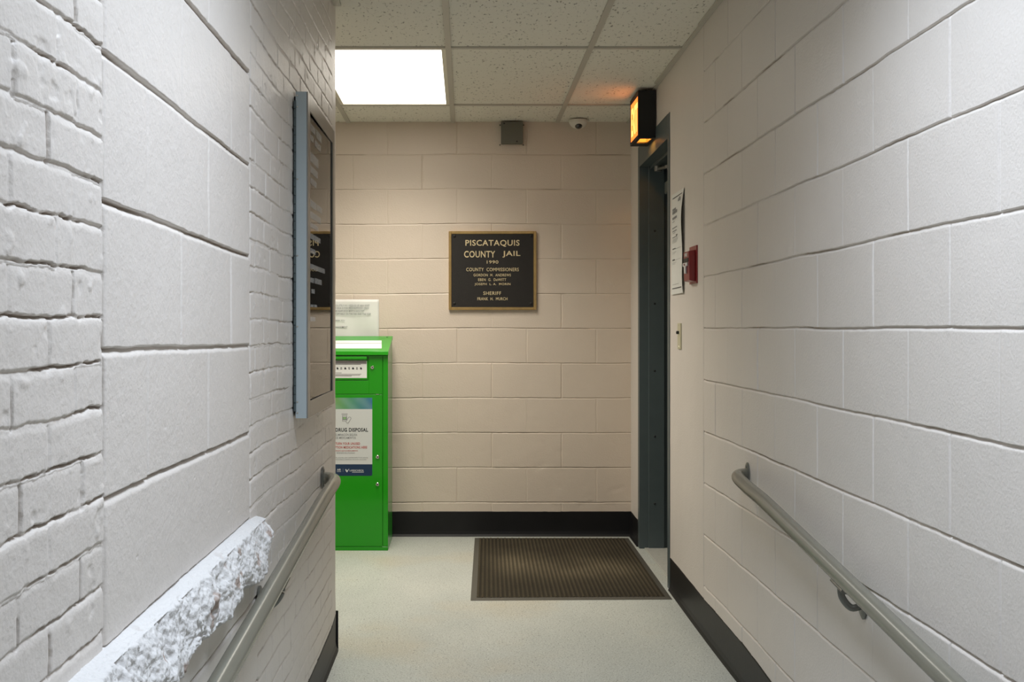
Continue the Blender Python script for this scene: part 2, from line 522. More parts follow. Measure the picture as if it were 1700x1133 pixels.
# --- left wall: old brick, a blocked-up window (Y 1.508..2.527) and a rounded end
IN0, IN1, SILL = 1.508, 2.527, 0.777
END, RR = 4.207, 0.022
s1 = END - RR; s2 = s1 + RR * math.pi / 2; s3 = s2 + (abs(LOBBY_L) - abs(XL) - RR)
ys = [-1.6]
while ys[-1] < 1.05: ys.append(ys[-1] + 0.06)
ys = [y for y in ys if y < 1.05] + [1.05]
while ys[-1] < s1: ys.append(ys[-1] + min(0.0052, 0.0019 + 0.0011 * ys[-1]))
ys = [y for y in ys if y < s1 - 0.001] + list(np.linspace(s1, s2, 9)) + list(np.arange(s2 + 0.05, s3, 0.25)) + [s3]
us = np.unique(np.concatenate([np.array(ys), [IN0, IN1, IN0 - .0015, IN1 + .0015]]))
vs = np.concatenate([np.arange(-0.62, -0.12, 0.02), np.arange(-0.12, 0.45, 0.0024), np.arange(0.4504, 2.0, 0.0016), np.arange(2.0005, 2.45, 0.0026)])
U, V = np.meshgrid(us, vs, indexing='ij')
# brick
BC, BL = 0.0608, 0.198
Vw = V + (fbm(U, V * .3, 3.5, 101, 3) - 0.5) * 0.017 + (fbm(U, V, 46, 111, 3) - 0.5) * 0.0062
r = (Vw - 0.012) / BC; kj = np.round(r); dv = (r - kj) * BC; k = np.floor(r)
off = (k.astype(int) % 2) * BL / 2 + hsh(k + 3, k * 0 + 1, 5) * 0.05
Uw = U + (fbm(U, V, 35, 121, 3) - 0.5) * 0.007
ru = (Uw - off) / BL; ju = np.round(ru); du = (ru - ju) * BL; j = np.floor(ru)
jdep = 0.25 + 1.25 * vnoise(U * 7, kj * 3.3, 131)
vdep = 0.15 + 1.2 * hsh(ju + 20, k + 11, 7) * (0.5 + vnoise(U * 3, V * 12, 141))
zone_low = sstep(0.78, 0.62, V)                     # below the stone the paint is thicker
hb = -0.0036 * np.maximum(ledge(dv, 0.0078) * jdep, groove(du, 0.0052) * vdep)
hb += (hsh(j + 30, k + 30, 9) - 0.5) * 0.0026
hb += (fbm(U, V, 7, 151, 5) - 0.5) * 0.0024
hb += (fbm(U, V, 45, 161, 3) - 0.5) * 0.0012
lump = fbm(U, V, 26, 171, 3); hb += sstep(0.70, 0.9, lump) * 0.0025 - sstep(0.30, 0.15, lump) * 0.002
crk = groove(dv - 0.0042, 0.0021) * sstep(0.48, 0.62, vnoise(U * 6, kj * 2.7, 181)) * sstep(.25, .5, fbm(U, V, 50, 5, 2))
crv = groove(du, 0.0028) * sstep(0.52, 0.66, vnoise(U * 4 + ju * 3.1, V * 16, 191))
far_fade = (1 - 0.65 * sstep(2.45, 2.6, U)) * (1 + 1.0 * sstep(.7, .6, V))
hb *= (1 - 0.35 * sstep(2.45, 2.6, U))
hb -= 0.0075 * np.maximum(crk, crv) * far_fade
hb *= (1 - 0.25 * zone_low)
db = np.clip(np.maximum(crk, crv) * far_fade * 0.9, 0, .9)
db = np.maximum(db, 0.35 * groove(dv - .002, .004) * sstep(.62, .5, V) * sstep(.35, .6, fbm(U, V, 3, 191, 3)))
# infill blocks
c0i = 0.979 - 4 * CH
slant = (U - IN0) * 0.012 * np.sin((V - .8) * 3)
h1, dvi, kji = block_height(U, V + slant, 1.713, c0i + 0, jd=0.0042, jw=0.0075, seed=201, vfade=0.9)
deep = 0.5 + 1.0 * vnoise(kji * 2.9, U * 0.8, 211)
h1 -= 0.0050 * ledge(dvi, 0.0085) * deep
cri = groove(dvi - 0.0046, 0.0020) * sstep(0.30, 0.5, vnoise(U * 2.2, kji * 3.1, 221))
h1 -= 0.006 * cri
di = cri * 0.85
infill = ((U > IN0) & (U < IN1) & (V > SILL - .03)) | ((V < 0.70) & (U < 2.62) & (V > 0.28))
wi = infill.astype(float)
h = hb * (1 - wi) + h1 * wi
d = db * (1 - wi) + di * wi
# seam round the infill
for e in (IN0, IN1):
    sg = groove(U - e, 0.0045) * (V > SILL) * (0.4 + .9 * vnoise(V * 22, U * 0 + e, 231))
    h = np.maximum(h, -0.004) if False else h - 0.0030 * sg
    d = np.maximum(d, 0.30 * groove(U - e, 0.002) * (V > SILL) * vnoise(V * 30, U * 0 + e, 241))
# plastered smooth strip at the rounded end
es = sstep(END - 0.15, END - 0.11, U)
h = h * (1 - es) + (fbm(U, V, 8, 251, 3) - 0.5) * 0.004 * es
d = d * (1 - es)
ang = np.clip((U - s1) / RR, 0, math.pi / 2)
nx, ny = np.cos(ang), np.sin(ang)
X = np.where(U <= s1, XL, np.where(U <= s2, XL - RR + RR * np.cos(ang), XL - RR - (U - s2)))
Y = np.where(U <= s1, U, np.where(U <= s2, s1 + RR * np.sin(ang), END))
P = np.stack([X + nx * h, Y + ny * h, V], -1)
wl = grid_mesh('wall_left', P, np.ones((len(us) - 1, len(vs) - 1), bool), [M_wall], d)
tag(wl, kind='structure', label='white painted old brick wall with a blocked up window on the left')
del U, V, P, X, Y, h, d, hb, h1

# --- plain enclosing walls (behind the camera and round the lobby)
def slab(name, x0, x1, y0, y1, z0, z1, m, label=None):
    o = MB().box(x0, x1, y0, y1, z0, z1).build(name, m)
    return tag(o, label=label, kind='structure')
slab('wall_rear', -0.7, 1.2, -1.72, -1.6, -0.7, 2.45, M_wall, 'plain painted wall closing the corridor behind')
slab('wall_lobby_left', LOBBY_L - 0.1, LOBBY_L, 4.1, 6.6, -0.02, 2.45, M_back, 'plain painted wall at the hidden left end of the lobby')

# --- floor: lobby level with a ramp falling towards the camera
fb = MB()
ysf = [-1.6, 3.45, 3.60, 3.68, 3.75, 3.82, 6.55]
zs = [float(ramp_z(np.array(y))) for y in ysf]; zs[4] = -0.0022; zs[3] = -0.0075
for i in range(len(ysf) - 1):
    xl0 = -0.56 if ysf[i] < 3.8 else LOBBY_L - 0.05
    fb.poly([(xl0, ysf[i], zs[i]), (1.3, ysf[i], zs[i]), (1.3, ysf[i + 1], zs[i + 1]), (xl0, ysf[i + 1], zs[i + 1])])
fo = fb.build('floor', M_floor, recalc=False)
tag(fo, kind='structure', label='speckled pale grey green floor running down a ramp')

# --- ceiling: lay-in tiles on a tee grid
GX = [-2.494, -1.89, -1.294, -0.684, -0.0745, 0.535, 1.145]
GY = [-1.33, -0.11, 1.11, 2.33, 3.545, 4.765, 5.985, 6.49]
ce = MB()
def tile(x0, x1, y0, y1):
    ce.poly([(x0, y0, CEIL + 0.006), (x0, y1, CEIL + 0.006), (x1, y1, CEIL + 0.006), (x1, y0, CEIL + 0.006)])
PANEL = (-0.684, -0.0745, 4.765, 5.985)
NPANEL = (-0.0745, 0.535, 1.11, 2.33)
YS = [-1.7, -1.33, -0.11, 1.11, 2.33, 3.545, 4.765, 5.985, 6.52]
for i in range(len(GX) - 1):
    for j in range(len(YS) - 1):
        x0, x1, y0, y1 = GX[i], GX[i + 1], YS[j], YS[j + 1]
        if (i, j) == (3, 6) or (i, j) == (4, 3): continue
        if y1 < 4.0 and x1 < -0.6: continue
        tile(x0, x1, y0, y1)
co_ = ce.build('ceiling', M_tile, recalc=False)
tag(co_, kind='structure', label='suspended ceiling of off-white fissured tiles')
g = MB()
for x in GX[1:-1]:
    if x > -0.7: g.box(x - .012, x + .012, -1.6, BACK, CEIL - 0.0015, CEIL + 0.02)
    else: g.box(x - .012, x + .012, 4.25, BACK, CEIL - 0.0015, CEIL + 0.02)
for y in YS[1:-1]:
    for i in range(len(GX) - 1):
        if y < 4.3 and GX[i] < -0.7: continue
        g.box(GX[i] + .012, GX[i + 1] - .012, y - .012, y + .012, CEIL - 0.0012, CEIL + 0.02)
gr = g.build('ceiling_grid', M_tbar); gr.parent = co_
gr.location = Vector(gr.location) - Vector(co_.location)
# wall angles
t = MB().prism([(0.919, CEIL - .002), (0.943, CEIL - .002), (0.943, CEIL + .02), (0.919, CEIL + .004)], -1.6, 4.40, 1)
t.prism([(0.925, CEIL - .002), (0.955, CEIL - .002), (0.955, CEIL + .02), (0.925, CEIL + .004)], 4.40, 5.45, 1)
t.prism([(0.94, CEIL - .002), (0.968, CEIL - .002), (0.968, CEIL + .02), (0.94, CEIL + .004)], 5.45, BACK, 1)
tag(t.build('trim_1', M_tbar), kind='structure', label='thin cream wall angle where the ceiling meets the right wall')
t = MB().box(-0.495, -0.462, -1.6, 4.13, CEIL - 0.004, CEIL + .02)
tag(t.build('trim_2', M_tbar), kind='structure', label='thin cream wall angle where the ceiling meets the left wall')

# --- baseboards (cove vinyl)
def cove(hh=0.146, th=0.006, toe=0.016):
    return [(0, 0), (toe, 0), (toe - 0.002, 0.004), (th + 0.003, 0.013), (th, 0.03), (th, hh - 0.004), (th - 0.002, hh), (0, hh)]
b = MB().prism([(BACK + 0.004 - u_, z) for u_, z in cove()], -2.28, 0.966, 0)
tag(b.build('baseboard_back', M_base), kind='structure', label='black vinyl cove base along the back wall')
def side_base(segs, sgn, name, label):
    """segs: list of (y, x, z0, height) cross sections joined into one strip"""
    b = MB(); rings = []
    for y, x, z0, hh in segs:
        rings.append([b.bm.verts.new((x - sgn * u_, y, z0 + z)) for u_, z in cove(hh)])
    n = len(rings[0])
    for r0, r1 in zip(rings, rings[1:]):
        for i in range(n):
            b.bm.faces.new((r0[i], r1[i], r1[(i + 1) % n], r0[(i + 1) % n]))
    b.bm.faces.new(rings[0]); b.bm.faces.new(rings[-1][::-1])
    return tag(b.build(name, M_base), kind='structure', label=label)
rz = lambda y: float(ramp_z(np.array(y)))
side_base([(5.155, 0.954, 0, .152), (4.6, .9475, 0, .149), (4.2, 0.945, 0, .146), (3.85, .945, 0, .146), (3.6, .945, rz(3.6), .150), (3.3, .945, rz(3.3), .156), (-1.59, .945, rz(-1.59), .156)],
          1, 'baseboard_right', 'black vinyl cove base down the right wall and ramp')
side_base([(6.482, 0.969, 0, .146), (6.180, 0.966, 0, .146)], 1, 'baseboard_corner', 'short black cove base between the back corner and the door frame')
side_base([(-1.59, -.494, rz(-1.59), .17), (3.4, -.494, rz(3.4), .145), (3.75, -.494, -0.001, .116), (4.06, -.494, 0, .120), (4.17, -.494, 0, .142), (4.200, -.496, 0, .146)],
          -1, 'baseboard_left', 'black cove base on the ramp below the left wall')
b = MB().prism([(END - .004 + u_, z) for u_, z in cove()], -2.28, -0.482, 0)
tag(b.build('baseboard_corner', M_base), kind='structure', label='black cove base turning the end of the left wall')

# ------------------------------------------------------------------ rough stone sill under the blocked-up window
def stone():
    ny = 900
    yy = np.linspace(0.75, 2.635, ny)
    prof = []
    x0, xf = XL - 0.012, XL + 0.036
    for t in np.linspace(0, 1, 34): prof.append((x0 + (xf - 0.012 - x0) * t, 0.783 - 0.013 * t, 0.15 + 0.5 * t))
    for t in np.linspace(0.02, 1, 46): prof.append((xf - 0.012 + 0.012 * math.sin(t * math.pi / 2) + 0.006 * math.sin(t * math.pi), 0.770 - 0.105 * t, 1.0))
    for t in np.linspace(0.04, 1, 22): prof.append((xf + (x0 - xf) * t, 0.665 - 0.010 * math.sin(t * 3.1), 0.8 - .4 * t))
    prof = np.array(prof)
    Yg = np.repeat(yy[:, None], len(prof), 1)
    X = np.repeat(prof[None, :, 0], ny, 0); Z = np.repeat(prof[None, :, 1], ny, 0); A = np.repeat(prof[None, :, 2], ny, 0)
    S = np.repeat(np.arange(len(prof))[None, :] * 0.0027, ny, 0)
    r = (fbm(Yg, S, 14, 301, 3, 0.45) - 0.5) * 0.032 + (fbm(Yg, S, 85, 311, 3, .7) - 0.5) * 0.012
    chips = fbm(Yg, S, 24, 321, 3)
    r -= sstep(0.60, 0.80, chips) * 0.007
    wgt = A ** 2
    nxs = np.gradient(Z[0]) * -1; nzs = np.gradient(X[0]); ln = np.hypot(nxs, nzs) + 1e-9
    nxs, nzs = nxs / ln, nzs / ln
    X = X + nxs[None, :] * r * wgt; Z = Z + nzs[None, :] * r * wgt
    # ragged upper arris and undercut lower edge
    low = sstep(0.70, 0.655, Z)
    Z = Z + low * (fbm(Yg, S * 0, 9, 331, 4) - 0.5) * 0.040
    # closing end: taper back into the wall
    e = sstep(2.635, 2.600, Yg)
    e2 = sstep(2.635, 2.55, Yg)
    X = XL - 0.012 + (X - (XL - 0.012)) * e
    Z = 0.720 + (Z - 0.720) * (0.55 + 0.45 * e2) + (1 - e2) * 0.02
    dirt = sstep(0.70, 0.80, fbm(Yg, S, 19, 341, 4)) * wgt * 0.8
    P = np.stack([X, Yg, Z], -1)[::-1]
    return grid_mesh('stone_sill', P, np.ones((ny - 1, len(prof) - 1), bool), [M_stone], dirt[::-1])
so = stone()
tag(so, 'rough chipped white painted stone sill jutting from the left brick wall', 'stone sill')

# ------------------------------------------------------------------ ceiling lights
def light(name, x0, x1, y0, y1, mdiff, label):
    e = empty(name, ((x0 + x1) / 2, (y0 + y1) / 2, CEIL))
    f = MB(); a, b_ = 0.012, 0.030
    for q in ((x0 + a, x0 + b_, y0 + a, y1 - a), (x1 - b_, x1 - a, y0 + a, y1 - a), (x0 + b_, x1 - b_, y0 + a, y0 + b_), (x0 + b_, x1 - b_, y1 - b_, y1 - a)):
        f.box(*q, CEIL + 0.0005, CEIL + 0.012)
    f.build('frame', mat('light_frame', (0.75, 0.72, 0.6), 0.4), e)
    MB().box(x0 + b_, x1 - b_, y0 + b_, y1 - b_, CEIL + 0.004, CEIL + 0.008).build('diffuser', mdiff, e)
    h_ = MB().box(x0 + a, x1 - a, y0 + a, y1 - a, CEIL + 0.013, CEIL + 0.09)
    h_.build('housing', mat('light_housing', (0.7, 0.7, 0.7), 0.5), e)
    return tag(e, label, 'ceiling light')
light('ceiling_light_panel', *PANEL, M_panel, 'bright glowing rectangular light panel in the tiled ceiling, beyond the left wall')
light('ceiling_light_panel', *NPANEL, M_panel2, 'cool white light panel in the ceiling over the ramp, out of the picture')

# ------------------------------------------------------------------ door in the right wall
dr = empty('door_1', (0.97, 5.67, 0)); tag(dr, kind='structure', label='dark grey steel door and frame set in the right wall')
def dx(y): return float(right_x(np.array(y)))
f = MB()
XO = 1.185
# far jamb (faces the camera), near jamb, header: face + rabbet + stop
fy0, fy1 = 5.163, 6.177
xa = dx(fy1) - 0.004; xb = dx(fy0) - 0.004
for (ya, yb, sgn, xw) in ((fy1, fy1 - 0.05, -1, xa), (fy0, fy0 + 0.05, 1, xb)):
    ylo, yhi = min(ya, yb), max(ya, yb)
    f.box(xw, XO, ylo, yhi, 0.0, 2.22, 0.0015)
    yi = yb
    f.box(xw + 0.050, xw + 0.135, min(yi, yi + sgn * 0.016), max(yi, yi + sgn * 0.016), 0.0, 2.105, 0.001)
f.prism([(xb + 0.0005, 2.105), (XO, 2.105), (XO, 2.22), (xb + 0.0005, 2.22)], fy0 + 0.05, fy0 + 0.06, 1)
f.prism([(xb, fy0 + .0502), (xa, fy1 - .0502), (XO, fy1 - .0502), (XO, fy0 + .0502)], 2.105, 2.22, 2)
f.box(xa + 0.055, xa + 0.125, fy0 + .05, fy1 - .05, 2.089, 2.105, 0.001)
f.build('door_frame', M_steel, dr)
lf = MB().box(1.122, 1.166, fy0 + .054, fy1 - .054, 0.008, 2.10, 0.002)
leaf = lf.build('door_leaf', M_door, dr)
MB().tube([(1.122, 5.29, 1.0), (1.075, 5.29, 1.0)], 0.011).tube([(1.078, 5.29, 1.0), (1.075, 5.40, 1.0)], 0.010).build('door_handle', M_chrome, leaf, smooth=True)
cl = MB().box(1.060, 1.121, 5.62, 5.93, 1.93, 1.995, 0.006, seg=2).build('door_closer', M_steel, dr)
ar = MB().tube([(1.09, 5.86, 2.00), (1.02, 5.60, 2.03)], 0.009, 10).tube([(1.02, 5.60, 2.03), (1.035, 5.98, 2.072)], 0.008, 10)
ar.disc((1.02, 5.60, 2.022), (0, 0, 1), [(0, .016), (.014, .016)], 14)
ar.disc((1.035, 5.98, 2.06), (0, 0, 1), [(0, .020), (.028, .020)], 14)
ar.build('closer_arm', M_flange, cl, smooth=True)
for z in (.25, .62, 0.98, 1.35, 1.75):
    MB().disc((1.04, fy1 - 0.0665, z), (0, -1, 0), [(0, .006), (.003, .004)], 12).build('frame_bolt', M_dark, dr)
MB().box(0.985, 1.185, fy0 + .051, fy1 - .051, 0.0, 0.006, 0.002).build('threshold', mat('stone_threshold', (0.42, 0.42, 0.38), 0.5, var=.2, vscale=60), dr)

# ------------------------------------------------------------------ handrails
def handrail(side, pts, wall_x, end_y, end_z, label, mids):
    r = 0.021
    e = empty('handrail', (wall_x, end_y, end_z))
    path = smooth_path(pts, 10)
    MB().tube(path, r, 28).build('rail', M_rail, e, smooth=True)
    s = side
    # end bracket: oval flange on the wall with a flat return arm
    br = MB()
    br.disc((wall_x - s * 0.001, end_y, end_z), (-s, 0, 0), [(0, 1.0), (0.004, 1.0), (0.006, 0.9)], 32, su=0.026, sv=0.040)
    br.disc((wall_x - s * 0.005, end_y, end_z + 0.026), (-s, 0, 0), [(0, .006), (.004, .0045)], 12)
    br.disc((wall_x - s * 0.005, end_y, end_z - 0.028), (-s, 0, 0), [(0, .006), (.004, .0045)], 12)
    br.build('end_flange', M_flange, e, smooth=True)
    for (y, rx, rz_) in mids:
        zf = rz_ - 0.066
        b = MB()
        b.disc((wall_x - s * 0.001, y, zf), (-s, 0, 0), [(0, 1.0), (0.004, 1.0), (0.008, 0.75)], 30, su=0.024, sv=0.037)
        b.tube(smooth_path([(wall_x - s * 0.006, y, zf - .004), (wall_x - s * 0.030, y + .002, zf - 0.010), (rx + s * 0.004, y + .004, zf + 0.014), (rx, y + .004, rz_ - r - 0.002)], 6), 0.0085, 12)
        b.tube([(rx, y - 0.040, rz_ - r - 0.0035 - 0.0035), (rx, y + 0.040, rz_ - r - 0.0015 + 0.0035)], 0.007, 10, sx=2.0)
        b.build('bracket', M_flange, e, smooth=True)
    return tag(e, label, 'handrail', 'handrails on both sides of the ramp')

XR = 0.886
ry = lambda y: 0.6696 + (y - 3.012) * 0.104 if y < 3.2 else 0
rp = [(XR, y, 0.5700 + (y - 2.0625) * 0.105) for y in (0.9, 1.6, 2.0625, 2.5, 3.0, 3.3)]
rp += [(XR + .001, 3.48, 0.712), (XR + .003, 3.60, 0.722), (XR + .012, 3.665, 0.7255), (XR + .031, 3.695, 0.7265), (0.942, 3.705, 0.7265)]
handrail(1, rp, 0.941, 3.70, 0.728, 'grey metal pipe handrail mounted on the right block wall', [(2.624, XR, 0.5700 + (2.628 - 2.0625) * 0.105), (1.2, XR, .57 + (1.204 - 2.0625) * .105)])
XLR = -0.433
lz = lambda y: 0.5885 + (y - 1.97) * 0.0735
lp = [(XLR, y, lz(y)) for y in (0.9, 1.5, 1.97, 2.4, 3.0, 3.35)]
lp += [(XLR, 3.55, 0.700), (XLR - .001, 3.66, 0.7035), (XLR - .009, 3.735, 0.7045), (XLR - .028, 3.768, 0.705), (-0.492, 3.777, 0.705)]
handrail(-1, lp, -0.488, 3.775, 0.706, 'grey metal pipe handrail mounted on the left brick wall below the cabinet', [(2.62, XLR, lz(2.624)), (1.2, XLR, lz(1.204))])

# ------------------------------------------------------------------ display cabinet on the left wall
cb = empty('display_cabinet', (-0.489, 3.468, 0.959))
CY0, CY1, CZ0, CZ1 = 3.150, 3.785, 0.959, 1.885
GF = -0.4465
MB().box(-0.4875, -0.4825, CY0 + .008, CY1 - .004, CZ0 + .012, CZ1 - .012, 0.001).build('case_back', M_dark, cb)
c = MB()
c.box(-0.4815, GF - .004, CY0, CY0 + 0.004, CZ0, CZ1)
c.box(-0.4815, GF - .004, CY1 - 0.004, CY1, CZ0, CZ1)
c.box(-0.4815, GF - .004, CY0 + .004, CY1 - .004, CZ1 - .004, CZ1)
c.box(-0.4815, GF - .004, CY0 + .004, CY1 - .004, CZ0, CZ0 + .004)
c.build('door_sides', M_cab, cb)
fr = MB()
FW = 0.046
fr.box(GF - .004, GF, CY0, CY0 + FW, CZ0, CZ1, 0.0008)
fr.box(GF - .004, GF, CY1 - FW, CY1, CZ0, CZ1, 0.0008)
fr.box(GF - .004, GF, CY0 + FW, CY1 - FW, CZ0, CZ0 + FW, 0.0008)
fr.box(GF - .004, GF, CY0 + FW, CY1 - FW, CZ1 - FW, CZ1, 0.0008)
fr.build('door_frame', M_cabd, cb)
GR = math.radians(0.45)
gl = MB()
ya, yb = CY0 + FW - .003, CY1 - FW + .003
xg = GF - 0.0085
gl.prism([(xg, ya), (xg + math.tan(GR) * (yb - ya), yb), (xg + math.tan(GR) * (yb - ya) - .0015, yb), (xg - .0015, ya)], CZ0 + FW - .003, CZ1 - FW + .003, 2)
gl.build('glass_pane', M_glass, cb)
MB().box(-0.4805, -0.4785, CY0 + .005, CY1 - .005, CZ0 + .005, CZ1 - .005).build('backing_board', M_board, cb)
hg = MB()
z = CZ0 + 0.02
while z < CZ1 - 0.03:
    hg.tube([(-0.4845, CY0 - 0.0015, z), (-0.4845, CY0 - 0.0015, z + 0.0225)], 0.0028, 10)
    z += 0.0245
hg.box(-0.4822, -0.4800, CY0 - .0016, CY0 - .0002, CZ0 + .018, CZ1 - .025)
hg.build('piano_hinge', M_steel, cb)
for z in (1.874, 1.842, 1.637, 1.420, 1.219, 1.005, .974):
    MB().disc((-0.4765, CY0 + .0005, z), (0, -1, 0), [(0, .0032), (.0022, .0022)], 12).build('screw', M_chrome, cb)
tag(cb, 'tall blue-grey glass-fronted display cabinet hanging on the left brick wall', 'display cabinet')
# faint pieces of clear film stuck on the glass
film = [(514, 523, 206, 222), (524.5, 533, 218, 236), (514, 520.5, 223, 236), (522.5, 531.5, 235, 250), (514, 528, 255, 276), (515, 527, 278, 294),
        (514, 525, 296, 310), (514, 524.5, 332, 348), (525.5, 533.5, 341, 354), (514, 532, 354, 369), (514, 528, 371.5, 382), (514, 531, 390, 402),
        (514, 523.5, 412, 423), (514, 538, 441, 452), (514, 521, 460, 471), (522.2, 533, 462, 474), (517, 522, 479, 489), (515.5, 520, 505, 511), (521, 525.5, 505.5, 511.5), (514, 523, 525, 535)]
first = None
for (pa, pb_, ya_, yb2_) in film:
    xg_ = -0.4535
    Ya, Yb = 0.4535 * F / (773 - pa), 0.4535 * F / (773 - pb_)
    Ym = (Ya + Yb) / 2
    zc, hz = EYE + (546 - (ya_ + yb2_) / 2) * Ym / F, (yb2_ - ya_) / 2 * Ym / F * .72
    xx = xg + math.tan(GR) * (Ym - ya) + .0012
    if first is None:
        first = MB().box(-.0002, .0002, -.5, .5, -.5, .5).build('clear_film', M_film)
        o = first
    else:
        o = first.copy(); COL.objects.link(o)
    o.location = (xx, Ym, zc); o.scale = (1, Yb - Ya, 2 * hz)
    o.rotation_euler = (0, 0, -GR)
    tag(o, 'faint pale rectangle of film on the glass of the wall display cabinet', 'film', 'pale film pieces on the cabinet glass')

# ------------------------------------------------------------------ bronze plaque
pq = empty('bronze_plaque', (0.156, BACK - .003, 1.322))
S = BACK / F
px = lambda x: (x - 773) * S
pz = lambda y: EYE + (546 - y) * S
x0, x1, z0, z1 = px(745), px(890), pz(515), pz(384.5)
MB().box(x0 + .012, x1 - .012, BACK - .016, BACK - .002, z0 + .012, z1 - .012).build('plate', M_plq, pq)
fr = MB(); fw = 0.016; yf, yb_ = BACK - .021, BACK - .001
fr.box(x0, x0 + fw, yf, yb_, z0, z1, .0025); fr.box(x1 - fw, x1, yf, yb_, z0, z1, .0025)
fr.box(x0 + fw * .9, x1 - fw * .9, yf, yb_, z0, z0 + fw, .0025); fr.box(x0 + fw * .9, x1 - fw * .9, yf, yb_, z1 - fw, z1, .0025)
fr.build('border', M_bronze, pq)
def pt(s, xa, xb, ya, yb, bold=0.004):
    q = lambda x, y: (px(730 + x / 7.083), pz(370 + y / 7.083))
    (X0, Z1), (X1, Z0) = q(xa, ya), q(xb, yb)
    MB().text(s, ((X0 + X1) / 2, BACK - .0158, (Z0 + Z1) / 2), (1, 0, 0), (0, 0, 1), X1 - X0, Z1 - Z0, 0.0028, bold).build('raised_lettering', M_letter, pq)
pt('PISCATAQUIS', 302, 937, 205, 286, .014)
pt('COUNTY', 287, 651, 334, 412, .014)
pt('JAIL', 737, 947, 334, 412, .014)
pt('1990', 553, 688, 446, 483)
pt('COUNTY  COMMISSIONERS', 312, 928, 532, 573)
pt('GORDON  M.  ANDREWS', 398, 835, 602, 633)
pt('EBEN  G.  DeWITT', 452, 780, 656, 688)
pt('JOSEPH  L. A.  MORIN', 410, 830, 710, 744)
pt('SHERIFF', 512, 722, 810, 851)
pt('FRANK  H.  MURCH', 443, 795, 879, 914)
for (x, y) in ((754.5, 392.5), (881.5, 392), (754.5, 504), (881.5, 504.5)):
    MB().disc((px(x), BACK - .016, pz(y)), (0, -1, 0), [(0, .0085), (.003, .008), (.005, .004)], 18).build('screw', M_plq, pq, smooth=True)
tag(pq, 'dark cast bronze jail plaque with gold border on the back wall', 'plaque')

# ------------------------------------------------------------------ green drug disposal box
GY0 = 6.075
gx = lambda x: (x - 773) * 6.07 / F
gz = lambda y: EYE + (546 - y) * 6.07 / F
bx = empty('drug_disposal_box', (-0.651, 6.25, 0))
BX0, BX1 = -0.878, -0.424
bd = MB().prism([(GY0 + .006, 0.0), (6.425, 0.0), (6.425, 1.150), (GY0 + .006, 1.068)], BX0, BX1, 0, bev=0.0015)
bd.box(BX0, BX1, GY0 - .002, GY0 + .006, 0.0, 0.021, .001)                         # bottom rail
bd.box(-0.4515, BX1, GY0 - .002, GY0 + .006, 0.023, 1.066, .001)                   # right stile
bd.box(BX0, -0.8505, GY0 - .002, GY0 + .006, 0.023, 1.066, .001)
bd.build('body', M_green, bx)
MB().prism([(6.056, 1.069), (6.058, 1.089), (6.430, 1.170), (6.430, 1.151)], BX0 - .003, BX1 + .003, 0, bev=0.001).build('lid', M_green, bx)
# label on the lid
sl = (1.170 - 1.089) / (6.430 - 6.058)
zl = lambda y: 1.089 + (y - 6.058) * sl
lb = MB()
ll = lambda ya, yb, dz, xr, m: lb.poly([(-0.842, ya, zl(ya) + dz), (xr(ya), ya, zl(ya) + dz), (xr(yb), yb, zl(yb) + dz), (-0.842, yb, zl(yb) + dz)], m)
ll(6.125, 6.315, 0.0008, lambda y: (633.5 - 773) * y / F, 0)
ll(6.243, 6.252, 0.0012, lambda y: (634 - 773) * y / F, 1)
lb.build('lid_label', [M_white, M_grey], bx)
MB().disc((-0.452, 6.40, zl(6.40)), (0, -.2, 1), [(0, .005), (.002, .004)], 12).build('rivet', M_dark, bx)
# upper panel with drop drawer
DX0, DX1, DZ0_, DZ1_ = -0.773, -0.5294, 0.930, 1.0645
up = MB()
yp0, yp1 = GY0 - .002, GY0 + .006
up.box(-0.8475, DX0 - .001, yp0, yp1, .856, 1.066, .0008); up.box(DX1 + .001, -0.4545, yp0, yp1, .856, 1.066, .0008)
up.box(DX0 - .001, DX1 + .001, yp0, yp1, .856, DZ0_ - .001, .0008)
up.build('upper_panel', M_green, bx)
dd = MB()
dd.box(DX0 + .005, DX1 - .005, GY0 - .003, GY0 + .005, DZ0_ + .004, DZ1_ - .026, .0015)
dd.box(DX0 + .004, DX1 - .008, GY0 - .017, GY0 + .004, DZ1_ - .021, DZ1_ - .003, .004, seg=2)
dw = dd.build('deposit_drawer', M_green, bx)
lab = MB(); yl = GY0 - .0036
def bar(mb, xa, xb, ya, yb, m, y=None, fx=gx, fz=gz):
    y = yl if y is None else y
    mb.poly([(fx(xa), y, fz(yb)), (fx(xb), y, fz(yb)), (fx(xb), y, fz(ya)), (fx(xa), y, fz(ya))], m)
bar(lab, 541, 609, 599.3, 628, 0)
y2 = yl - .0004
bar(lab, 541, 608.5, 600, 604.6, 1, y2); bar(lab, 543, 599, 605.0, 605.6, 2, y2)
y3 = yl - .0006
for i in range(9):
    xc = 547 + i * 6.5
    bar(lab, xc - 1.2, xc + 1.2, 610.4, 611.6, 2, y3)
    bar(lab, xc - 1.7 + .3 * (i % 3), xc + 1.9 - .4 * (i % 2), 611.6 + (i % 2), 613.6, 2, y3)
for (xr_, y_) in ((567, 619.0), (600, 621.2), (598, 622.9), (584, 624.2)):
    bar(lab, 544, xr_, y_, y_ + .7, 1, y3)
lab.build('drawer_label', [M_white, mat('label_grey_band', (0.27, 0.25, 0.26), .5), M_ink], dw, recalc=False)
ld = MB().box(-0.8475, -0.4545, GY0 - .003, GY0 + .006, 0.0235, 0.8525, .001)
lower = ld.build('lower_door', M_green, bx)
MB().box(gx(624), gx(629), GY0 - .0045, GY0 + .004, 0.8528, 0.8552).build('door_catch', M_chrome, bx)
